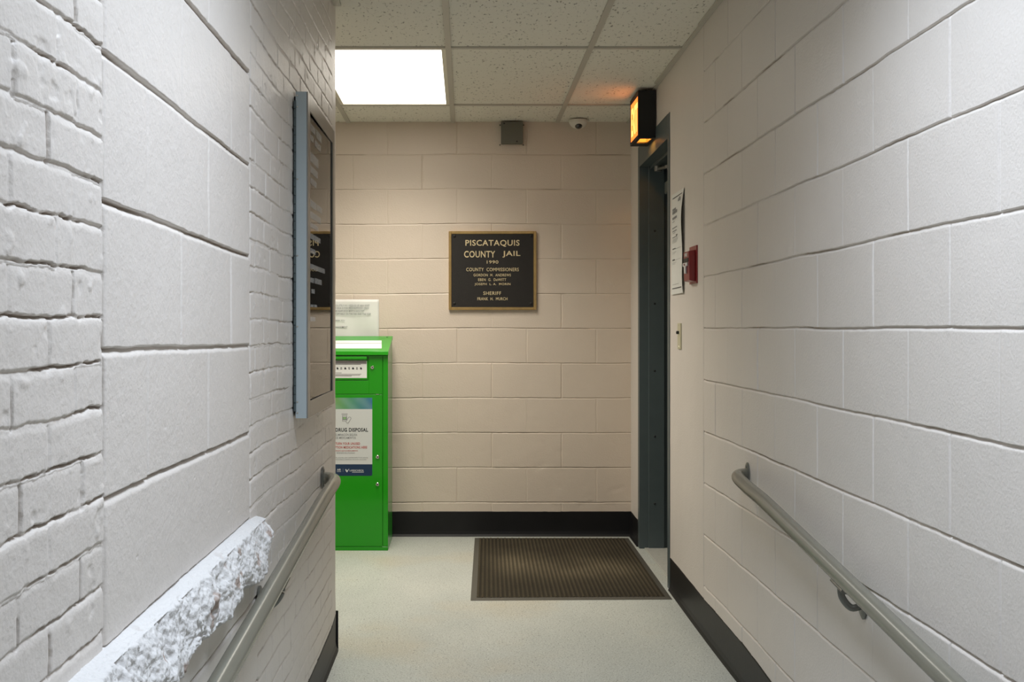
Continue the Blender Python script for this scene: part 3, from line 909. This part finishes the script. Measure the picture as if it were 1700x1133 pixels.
for (x, y) in ((618.2, 610.3), (626.8, 759.2), (626.6, 804.6)):
    lk = MB().disc((gx(x), GY0 - .0025, gz(y)), (0, -1, 0), [(0, .0095), (.004, .0095), (.006, .0075)], 20)
    lo = lk.build('lock', M_chrome, bx, smooth=True)
    MB().disc((gx(x), GY0 - .0085, gz(y)), (0, -1, 0), [(0, .0040), (.001, .0035)], 12).build('keyhole', M_dark, lo)
# poster on the lower door
def grad_mat():
    m, nt, b = node_mat('poster_header_print'); N, L = nt.nodes, nt.links
    g = N.new('ShaderNodeNewGeometry'); sp = N.new('ShaderNodeSeparateXYZ'); L.new(g.outputs['Position'], sp.inputs[0])
    mr = N.new('ShaderNodeMapRange'); mr.inputs[1].default_value = -0.79; mr.inputs[2].default_value = -0.51
    L.new(sp.outputs['X'], mr.inputs[0])
    cr = N.new('ShaderNodeValToRGB'); cr.color_ramp.elements[0].color = (0.25, 0.42, 0.06, 1); cr.color_ramp.elements[1].color = (0.04, 0.16, 0.30, 1)
    e = cr.color_ramp.elements.new(0.55); e.color = (0.09, 0.30, 0.16, 1)
    L.new(mr.outputs[0], cr.inputs[0])
    wv = N.new('ShaderNodeTexWave'); wv.inputs['Scale'].default_value = 7; wv.bands_direction = 'DIAGONAL'; wv.inputs['Distortion'].default_value = 1.5
    L.new(g.outputs['Position'], wv.inputs['Vector'])
    mx = N.new('ShaderNodeMix'); mx.data_type = 'RGBA'; mx.inputs[7].default_value = (.25, .42, .40, 1)
    mm = N.new('ShaderNodeMath'); mm.operation = 'MULTIPLY'; mm.inputs[1].default_value = .3
    L.new(wv.outputs['Fac'], mm.inputs[0]); L.new(mm.outputs[0], mx.inputs[0]); L.new(cr.outputs[0], mx.inputs[6]); L.new(mx.outputs[2], b.inputs['Base Color'])
    b.inputs['Roughness'].default_value = .35
    return m
po = MB(); yl = GY0 - .0036
bar(po, 532, 618, 679.7, 771.3, 0, yl)
bar(po, 532, 618, 660.8, 679.7, 1, yl)
# navy foot with rounded corners
pts = [(gx(532), yl, gz(771.3)), (gx(532), yl, gz(788))]
for k in range(7): a_ = math.pi / 2 * k / 6; pts.append((gx(534.5 - 2.5 * math.cos(a_)), yl, gz(788 + 2.5 * math.sin(a_))))
for k in range(7): a_ = math.pi / 2 * k / 6; pts.append((gx(615.5 + 2.5 * math.sin(a_)), yl, gz(788 + 2.5 * math.cos(a_))))
pts.append((gx(618), yl, gz(771.3)))
po.poly(pts, 2)
def ptx(s, xl_, xr_, ya, yb, m, bold=0.01):
    po.text(s, ((gx(xl_) + gx(xr_)) / 2, yl - .0002, (gz(ya) + gz(yb)) / 2), (1, 0, 0), (0, 0, 1), gx(xr_) - gx(xl_), gz(ya) - gz(yb), 0.0003, bold, m)
ptx('SAFE DRUG DISPOSAL', 539, 611, 710.9, 717.3, 3, .03)
ptx('ELIMINACIÓN SEGURA', 557, 593, 719.4, 724.2, 4, .01)
ptx('DE MEDICAMENTOS', 557.5, 590.6, 725.6, 729.2, 4, .01)
ptx('RETURN YOUR UNUSED', 552.5, 597.6, 735.0, 739.0, 5, .02)
ptx('PRESCRIPTION MEDICATIONS HERE', 540.5, 609.5, 741.2, 745.2, 5, .02)
ptx('DEPOSITE AQUI SUS MEDICAMENTOS', 556, 594, 748.0, 750.2, 5)
ptx('RECETADOS NO UTILIZADOS', 559, 589, 751.6, 753.6, 4)
ptx('Drop medications securely, your confidentiality is our priority', 540, 611, 759.3, 761.6, 4)
ptx('Proteja su comunidad y nuestros recursos naturales', 542, 608, 762.6, 764.6, 4)
ptx('LIFESCHECK', 580.5, 604, 780.3, 783.2, 0)
bar(po, 584.5, 604, 784.2, 784.9, 0, yl - .0003)
ptx('AR', 559.5, 566, 778.8, 782, 0, .03); bar(po, 559.5, 566, 783.3, 783.9, 0, yl - .0003)
bar(po, 569.3, 569.7, 778.5, 784, 4, yl - .0003)
po.poly([(gx(573), yl - .0003, gz(780)), (gx(575.3), yl - .0003, gz(784.5)), (gx(576.6), yl - .0003, gz(784.5)), (gx(580), yl - .0003, gz(778.3)), (gx(576), yl - .0003, gz(781.8)), (gx(574.6), yl - .0003, gz(779.3))], 0)
# bottle and capsule picture
yi_ = yl - .0003
bar(po, 567.4, 576.6, 687.0, 689.2, 4, yi_); bar(po, 568.0, 576.0, 687.7, 688.7, 0, yi_ - .0002)
bar(po, 568.2, 576.0, 689.9, 700.2, 4, yi_); bar(po, 568.9, 575.3, 690.5, 692.3, 0, yi_ - .0002)
bar(po, 569.6, 574.4, 693.0, 696.5, 6, yi_ - .0002); bar(po, 568.9, 575.3, 698.0, 699.5, 0, yi_ - .0002)
def capsule(cx, cy, L_, R_, a, m, y):
    pp = []
    for k in range(12): t_ = -math.pi / 2 + math.pi * k / 11; pp.append((L_ + R_ * math.cos(t_), R_ * math.sin(t_)))
    for k in range(12): t_ = math.pi / 2 + math.pi * k / 11; pp.append((-L_ + R_ * math.cos(t_), R_ * math.sin(t_)))
    po.poly([(gx(cx + p * math.cos(a) - q * math.sin(a)), y, gz(cy - p * math.sin(a) - q * math.cos(a))) for p, q in pp], m)
capsule(578.6, 697.8, 3.2, 2.7, math.radians(58), 4, yi_ - .0003); capsule(578.6, 697.8, 3.2, 1.9, math.radians(58), 0, yi_ - .0005)
poo = po.build('poster', [mat('poster_white', (.62, .65, .64), .35), grad_mat(), M_navy, M_ink, M_grey, M_red, mat('bottle_green', (.25, .45, .2), .5)], lower, recalc=False)
poo['label'] = 'drug disposal poster with white middle and navy foot'
tag(bx, 'bright green metal drug disposal box standing against the back wall', 'drug disposal box')

# notice standing on the box, taped to the wall behind it
nt_ = MB()
x0, x1, z0, z1 = px(550.5), px(629.3), pz(563.5), pz(497.6)
nx_, nz_ = 18, 14
gv = [[None] * (nz_ + 1) for _ in range(nx_ + 1)]
yn = lambda u_, v_: BACK - 0.010 - 0.006 * (1 - v_) * (0.5 + .5 * math.sin(u_ * 5 + 1)) - 0.0025 * math.sin(u_ * 7 + v_ * 4)
for i in range(nx_ + 1):
    for j in range(nz_ + 1):
        u_, v_ = i / nx_, j / nz_
        gv[i][j] = nt_.bm.verts.new((x0 + (x1 - x0) * u_, yn(u_, v_), z0 + (z1 - z0) * v_))
for i in range(nx_):
    for j in range(nz_):
        nt_.bm.faces.new((gv[i][j], gv[i + 1][j], gv[i + 1][j + 1], gv[i][j + 1]))
for s, a, b_, c_, d_ in (('ABSOLUTELY NO NEEDLES OF ANY SORT', 552.5, 614, 505.8, 508.8), ('THIS BOX IS FOR PRESCRIPTIONS ONLY', 552.5, 613, 510.4, 513.4),
                         ('OTHER SHARPS BOXES MOST IS LARGE SORT', 552.5, 605, 515.2, 518.2), ('ACCEPTABLE ON THE BIN AND THE SIDE', 553, 616, 520.0, 523.2),
                         ('THANK YOU', 554, 573, 531.0, 533.6), ('MANAGEMENT', 554, 577.5, 541.8, 544.6)):
    uu = ((px(a) + px(b_)) / 2 - x0) / (x1 - x0); vv = (pz(c_) - z0) / (z1 - z0)
    nt_.text(s, ((px(a) + px(b_)) / 2, BACK - 0.0195, (pz(c_) + pz(d_)) / 2), (1, 0, 0), (0, 0, 1), px(b_) - px(a), pz(c_) - pz(d_), .0003, .008, 1)
no = nt_.build('paper_notice', [M_sheet, M_grey], recalc=False, smooth=True)
so_ = no.modifiers.new('thickness', 'SOLIDIFY'); so_.thickness = 0.0004
tag(no, 'white typed paper notice on the back wall above the green box', 'notice')

# ------------------------------------------------------------------ exit sign
ex = empty('exit_sign', (0.96, 5.69, 2.168))
X0, X1, Y0, Y1, Z0, Z1 = 0.862, 0.9515, 5.56, 5.825, 2.168, 2.406
hs = MB()
hs.box(X0 + .004, X1, Y0, Y0 + .006, Z0, Z1, .001); hs.box(X0 + .004, X1, Y1 - .006, Y1, Z0, Z1, .001)
hs.box(X0 + .004, X1, Y0 + .006, Y1 - .006, Z1 - .006, Z1); hs.box(X1 - .004, X1, Y0 + .006, Y1 - .006, Z0, Z1)
hs.box(X0 + .004, X0 + .016, Y0 + .006, Y1 - .006, Z0, Z0 + .006); hs.box(X1 - .016, X1 - .004, Y0 + .006, Y1 - .006, Z0, Z0 + .006)
hs.box(X0 + .016, X1 - .016, Y0 + .006, Y0 + .03, Z0, Z0 + .006); hs.box(X0 + .016, X1 - .016, Y1 - .1, Y1 - .006, Z0, Z0 + .006)
b4 = 0.016                                                                # face frame
hs.box(X0, X0 + .006, Y0, Y0 + b4 * .6, Z0, Z1, .001); hs.box(X0, X0 + .006, Y1 - b4 * .6, Y1, Z0, Z1, .001)
hs.box(X0, X0 + .006, Y0 + b4 * .6, Y1 - b4 * .6, Z0, Z0 + b4); hs.box(X0, X0 + .006, Y0 + b4 * .6, Y1 - b4 * .6, Z1 - b4 * 1.6, Z1)
hs.build('housing', M_exit, ex)
MB().box(X0 + .0025, X0 + .005, Y0 + b4 * .6, Y1 - b4 * .6, Z0 + b4, Z1 - b4 * 1.6).build('lit_face', M_exitface, ex)
tt = MB().text('EXIT', (X0 + .0024, (Y0 + Y1) / 2, (Z0 + Z1) / 2 - .006), (0, -1, 0), (0, 0, 1), 0.215, 0.145, 0.0008, .03)
tt.build('exit_letters', M_exitlet, ex)
MB().box(X0 + .016, X1 - .016, Y0 + .03, Y1 - .1, Z0 + .002, Z0 + .005).build('downlight_window', M_exitwin, ex)
rf = MB().box(X0 + .008, X1 - .006, Y0 + .008, Y0 + .010, Z0 + .012, Z1 - .01).box(X0 + .008, X1 - .006, Y1 - .010, Y1 - .008, Z0 + .012, Z1 - .01)
rf.box(X1 - .008, X1 - .006, Y0 + .010, Y1 - .010, Z0 + .012, Z1 - .01).box(X0 + .006, X0 + .008, Y0 + .010, Y1 - .010, Z0 + .012, Z1 - .01)
rf.box(X0 + .008, X1 - .008, Y0 + .010, Y1 - .010, Z1 - .012, Z1 - .01).build('reflector', M_refl, ex)
lamp = bpy.data.lights.new('exit_lamp', 'POINT'); lamp.energy = 1.3; lamp.color = (1.0, 0.62, 0.28); lamp.shadow_soft_size = 0.008
lo_ = bpy.data.objects.new('exit_lamp', lamp); COL.objects.link(lo_); lo_.location = (0.886, 5.62, 2.205)
MB().box(X1, 0.962, 5.62, 5.76, 2.24, 2.38).build('mounting_plate', M_exit, ex)
tag(ex, 'black box exit sign with glowing amber face above the door', 'exit sign')

# ------------------------------------------------------------------ small things on the walls
jb = empty('junction_box', (0.27, BACK - .02, 2.287))
MB().box(px(832), px(867), BACK - .045, BACK - .001, pz(240), pz(202.8) - .006, .002).build('box', M_jbox, jb)
MB().box(px(831.3), px(867.7), BACK - .048, BACK - .045, pz(240.5), pz(202.8) - .006, .001).build('cover', M_jbox, jb)
for x, y in ((836.5, 207.5), (857.5, 237.2)):
    MB().disc((px(x), BACK - .048, pz(y)), (0, -1, 0), [(0, .005), (.002, .004)], 12).build('screw', M_dark, jb)
for x, y in ((830.2, 208), (869, 208), (830, 241), (868.6, 241)):
    MB().box(px(x) - .004, px(x) + .004, BACK - .006, BACK - .001, pz(y) - .004, pz(y) + .004, .001).build('mounting_ear', M_jbox, jb)
tag(jb, 'small square grey junction box under the ceiling on the back wall', 'junction box')

cmx, cmy = 0.648, 6.40
sc_ = empty('security_camera', (cmx, cmy, CEIL - 0.002))
MB().disc((cmx, cmy, CEIL - .0015), (0, 0, -1), [(0, .053), (.010, .053), (.020, .050), (.033, .042), (.043, .030), (.049, .016), (.051, .004)], 36).build('dome_shell', M_domew, sc_, smooth=True)
MB().disc((cmx, cmy - .020, CEIL - .030), (0, -0.62, -0.78), [(0.0, .023), (.010, .0225), (.018, .019), (.024, .012), (.027, .003)], 28).build('lens_dome', M_lens, sc_, smooth=True)
tag(sc_, 'small white dome security camera on the ceiling by the back wall', 'security camera')

# fire alarm pull station
fa = empty('fire_alarm_pull_station', (0.942, 4.575, 1.40))
wx = 0.9425
MB().box(wx - .006, wx + .0005, 4.512, 4.655, 1.398, 1.553, .001).build('back_plate', M_firered, fa)
bdy = MB().prism([(wx - .006, 1.405), (wx - .031, 1.411), (wx - .034, 1.530), (wx - .006, 1.535)], 4.530, 4.640, 1, bev=.002).build('body', M_firered, fa)
MB().box(wx - .0352, wx - .0322, 4.537, 4.633, 1.487, 1.503).build('dark_slot', M_dark, fa)
th_ = MB().box(wx - .0400, wx - .0335, 4.545, 4.625, 1.470, 1.484, .001)
th_.box(wx - .0400, wx - .0330, 4.575, 4.595, 1.440, 1.472, .001)
th_.build('pull_handle', M_white, fa)
MB().text('PULL', (wx - .0402, 4.585, 1.477), (0, -1, 0), (0, 0, 1), .045, .009, .0004, .02).build('handle_lettering', M_firered, fa)
MB().text('FIRE', (wx - .0343, 4.585, 1.517), (0, -1, 0), (0, 0, 1), .055, .014, .0006, .02).build('lettering', M_white, fa)
tag(fa, 'red fire alarm pull station on the right wall beside the poster', 'fire alarm')

# printed poster, curling off the wall
pp = MB()
ya_, yb2, za_, zb_ = 4.80, 5.100, 1.368, 1.823
wxp = lambda y: 0.941 + (y - 4.397) * 0.0115
bulge = lambda u_, v_: 0.004 + 0.010 * (math.sin(v_ * math.pi) ** 1.0) * (1 - u_) + 0.006 * math.sin(v_ * 9 + 1) * (1 - u_) * .6 + .001
PT = lambda u_, v_, off=0.0: (wxp(ya_) + (wxp(yb2) - wxp(ya_)) * u_ - bulge(u_, v_) - off - (0.012 * sstep(0.94, 1.0, np.array(v_)) * 0), ya_ + (yb2 - ya_) * u_, za_ + (zb_ - za_) * v_)
nu_, nv_ = 10, 30
gv = [[pp.bm.verts.new(PT(i / nu_, j / nv_)) for j in range(nv_ + 1)] for i in range(nu_ + 1)]
for i in range(nu_):
    for j in range(nv_):
        pp.bm.faces.new((gv[i][j], gv[i][j + 1], gv[i + 1][j + 1], gv[i + 1][j]))
def pbar(u0, u1, v0, v1, m=1):     # u measured from the left edge as read (far side)
    n = 6
    for k in range(n):
        a, b_ = 1 - (u0 + (u1 - u0) * k / n), 1 - (u0 + (u1 - u0) * (k + 1) / n)
        f_ = pp.bm.faces.new([pp.bm.verts.new(PT(q, r_, 0.0012)) for q, r_ in ((a, v0), (a, v1), (b_, v1), (b_, v0))]); f_.material_index = m
pbar(.12, .92, .952, .960); pbar(.10, .93, .054, .062)
pbar(.62, .84, .895, .925, 2); pbar(.68, .80, .925, .937, 2)
def words(u0, u1, v0, v1, m):
    u_ = u0
    while u_ < u1 - .03:
        l_ = min(random.uniform(.05, .13), u1 - u_); pbar(u_, u_ + l_, v0, v1, m); u_ += l_ + .018
words(.13, .62, .795, .826, 2); words(.13, .50, .830, .852, 2)
words(.13, .58, .742, .766, 2); words(.13, .35, .716, .722, 2)
words(.13, .60, .652, .662, 2); words(.13, .58, .620, .630, 2); words(.13, .45, .605, .609, 2)
words(.13, .60, .560, .570, 2); words(.50, .62, .570, .582, 1)
for i in range(4): words(.13, .70 - .05 * i, .545 - .012 * i, .548 - .012 * i, 2)
words(.13, .42, .446, .456, 1); pbar(.42, .9, .444, .446, 2); words(.13, .48, .415, .418, 2); words(.13, .35, .402, .405, 2)
words(.13, .35, .335, .348, 1); pbar(.3, .9, .335, .337, 2); words(.13, .5, .312, .315, 2); words(.13, .4, .298, .301, 2)
words(.13, .75, .095, .098, 2)
pps = pp.build('wall_poster', [M_sheet, M_ink, M_grey], recalc=False, smooth=True)
tag(pps, 'tall white printed poster curling off the right wall beside the door', 'poster')

# key switch plate under the poster
sw = empty('switch_plate', (0.9455, 4.905, 1.18))
MB().box(0.9405, 0.9470, 4.870, 4.940, 1.123, 1.237, .0015).build('plate', M_cream, sw)
MB().disc((0.9407, 4.905, 1.196), (-1, 0, 0), [(0, .007), (.010, .007), (.012, .005)], 16).build('key_switch', M_dark, sw)
for z in (1.133, 1.227):
    MB().disc((0.9407, 4.905, z), (-1, 0, 0), [(0, .003), (.001, .002)], 10).build('screw', M_chrome, sw)
tag(sw, 'narrow cream key switch plate on the right wall below the poster', 'switch plate')

# ------------------------------------------------------------------ door mat
fm = empty('floor_mat', (0.485, 5.69, 0))
cA, cB, cC, cD = (0.022, 4.954), (0.918, 4.985), (0.930, 6.425), (0.053, 6.434)   # near left, near right, far right, far left
cB = ((1116 - 773) * 4.975 / F, 4.975); cC = ((1043 - 773) * 6.43 / F, 6.43)
def mt(u_, v_):
    a = (cA[0] + (cB[0] - cA[0]) * u_, cA[1] + (cB[1] - cA[1]) * u_)
    b_ = (cD[0] + (cC[0] - cD[0]) * u_, cD[1] + (cC[1] - cD[1]) * u_)
    return a[0] + (b_[0] - a[0]) * v_, a[1] + (b_[1] - a[1]) * v_
bu, bv = 0.030, 0.020
ring = MB()
O = [(0, 0), (1, 0), (1, 1), (0, 1)]; I = [(bu, bv), (1 - bu, bv), (1 - bu, 1 - bv), (bu, 1 - bv)]
for i in range(4):
    j = (i + 1) % 4
    o0, o1, i1, i0 = mt(*O[i]), mt(*O[j]), mt(*I[j]), mt(*I[i])
    ring.poly([(*o0, .0015), (*o1, .0015), (*i1, .006), (*i0, .006)]); ring.poly([(*o0, 0), (*o1, 0), (*o1, .0015), (*o0, .0015)])
M_rub = mat('mat_rubber', (0.075, 0.07, 0.055), 0.6, bump=.2, bscale=80)
ring.build('rubber_border', M_rub, fm, recalc=False)
def mat_carpet():
    m, nt, b = node_mat('mat_carpet'); N, L = nt.nodes, nt.links
    at = N.new('ShaderNodeAttribute'); at.attribute_name = 'dirt'
    n = N.new('ShaderNodeTexNoise'); n.inputs['Scale'].default_value = 350; n.inputs['Detail'].default_value = 2
    g_ = N.new('ShaderNodeNewGeometry'); L.new(g_.outputs['Position'], n.inputs['Vector'])
    x = N.new('ShaderNodeMix'); x.data_type = 'RGBA'
    x.inputs[6].default_value = (0.012, 0.011, 0.009, 1); x.inputs[7].default_value = (0.17, 0.14, 0.09, 1)
    L.new(at.outputs['Fac'], x.inputs[0])
    y = N.new('ShaderNodeMix'); y.data_type = 'RGBA'; y.blend_type = 'MULTIPLY'; y.inputs[0].default_value = .8
    mr = N.new('ShaderNodeMapRange'); mr.inputs[3].default_value = .4; mr.inputs[4].default_value = 1.7
    L.new(n.outputs['Fac'], mr.inputs[0]); L.new(x.outputs[2], y.inputs[6]); L.new(mr.outputs[0], y.inputs[7])
    L.new(y.outputs[2], b.inputs['Base Color']); b.inputs['Roughness'].default_value = .95
    b.inputs['Specular IOR Level'].default_value = .1
    return m
nu_, nv_ = 41 * 6 + 1, 68 * 5 + 1
uu = np.linspace(bu, 1 - bu, nu_); vv = np.linspace(bv, 1 - bv, nv_)
UU, VV = np.meshgrid(uu, vv, indexing='ij')
Ax = cA[0] + (cB[0] - cA[0]) * UU; Ay = cA[1] + (cB[1] - cA[1]) * UU
Bx = cD[0] + (cC[0] - cD[0]) * UU; By = cD[1] + (cC[1] - cD[1]) * UU
PX = Ax + (Bx - Ax) * VV; PY = Ay + (By - Ay) * VV
rib = 0.5 + 0.5 * np.sin((UU - bu) / (1 - 2 * bu) * 41 * 2 * math.pi)
crs = 0.5 + 0.5 * np.sin((VV - bv) / (1 - 2 * bv) * 68 * 2 * math.pi + np.round((UU - bu) / (1 - 2 * bu) * 41) * math.pi)
hh = 0.0045 + 0.0060 * rib * (0.15 + 0.85 * crs)
dirt = 0.10 + 0.30 * rib * (.1 + .9 * crs) + 0.55 * np.exp(-((VV - 0.47 + (UU - .4) * .18) / 0.17) ** 2) * (0.25 + 1.0 * fbm(UU, VV, 4, 401, 4)) * (0.35 + rib * .65) * sstep(0.02, .25, UU) * sstep(1.25, .7, UU)
dirt = np.clip(dirt * (0.75 + 0.5 * fbm(UU, VV, 6, 411, 4)), 0, 1)
mo = grid_mesh('ribbed_carpet', np.stack([PX, PY, hh], -1), np.ones((nu_ - 1, nv_ - 1), bool), [mat_carpet()], dirt)
mo.parent = fm; mo.location = Vector(mo.location) - Vector(fm.location)
tag(fm, 'brown ribbed rubber-backed floor mat lying by the door', 'floor mat')
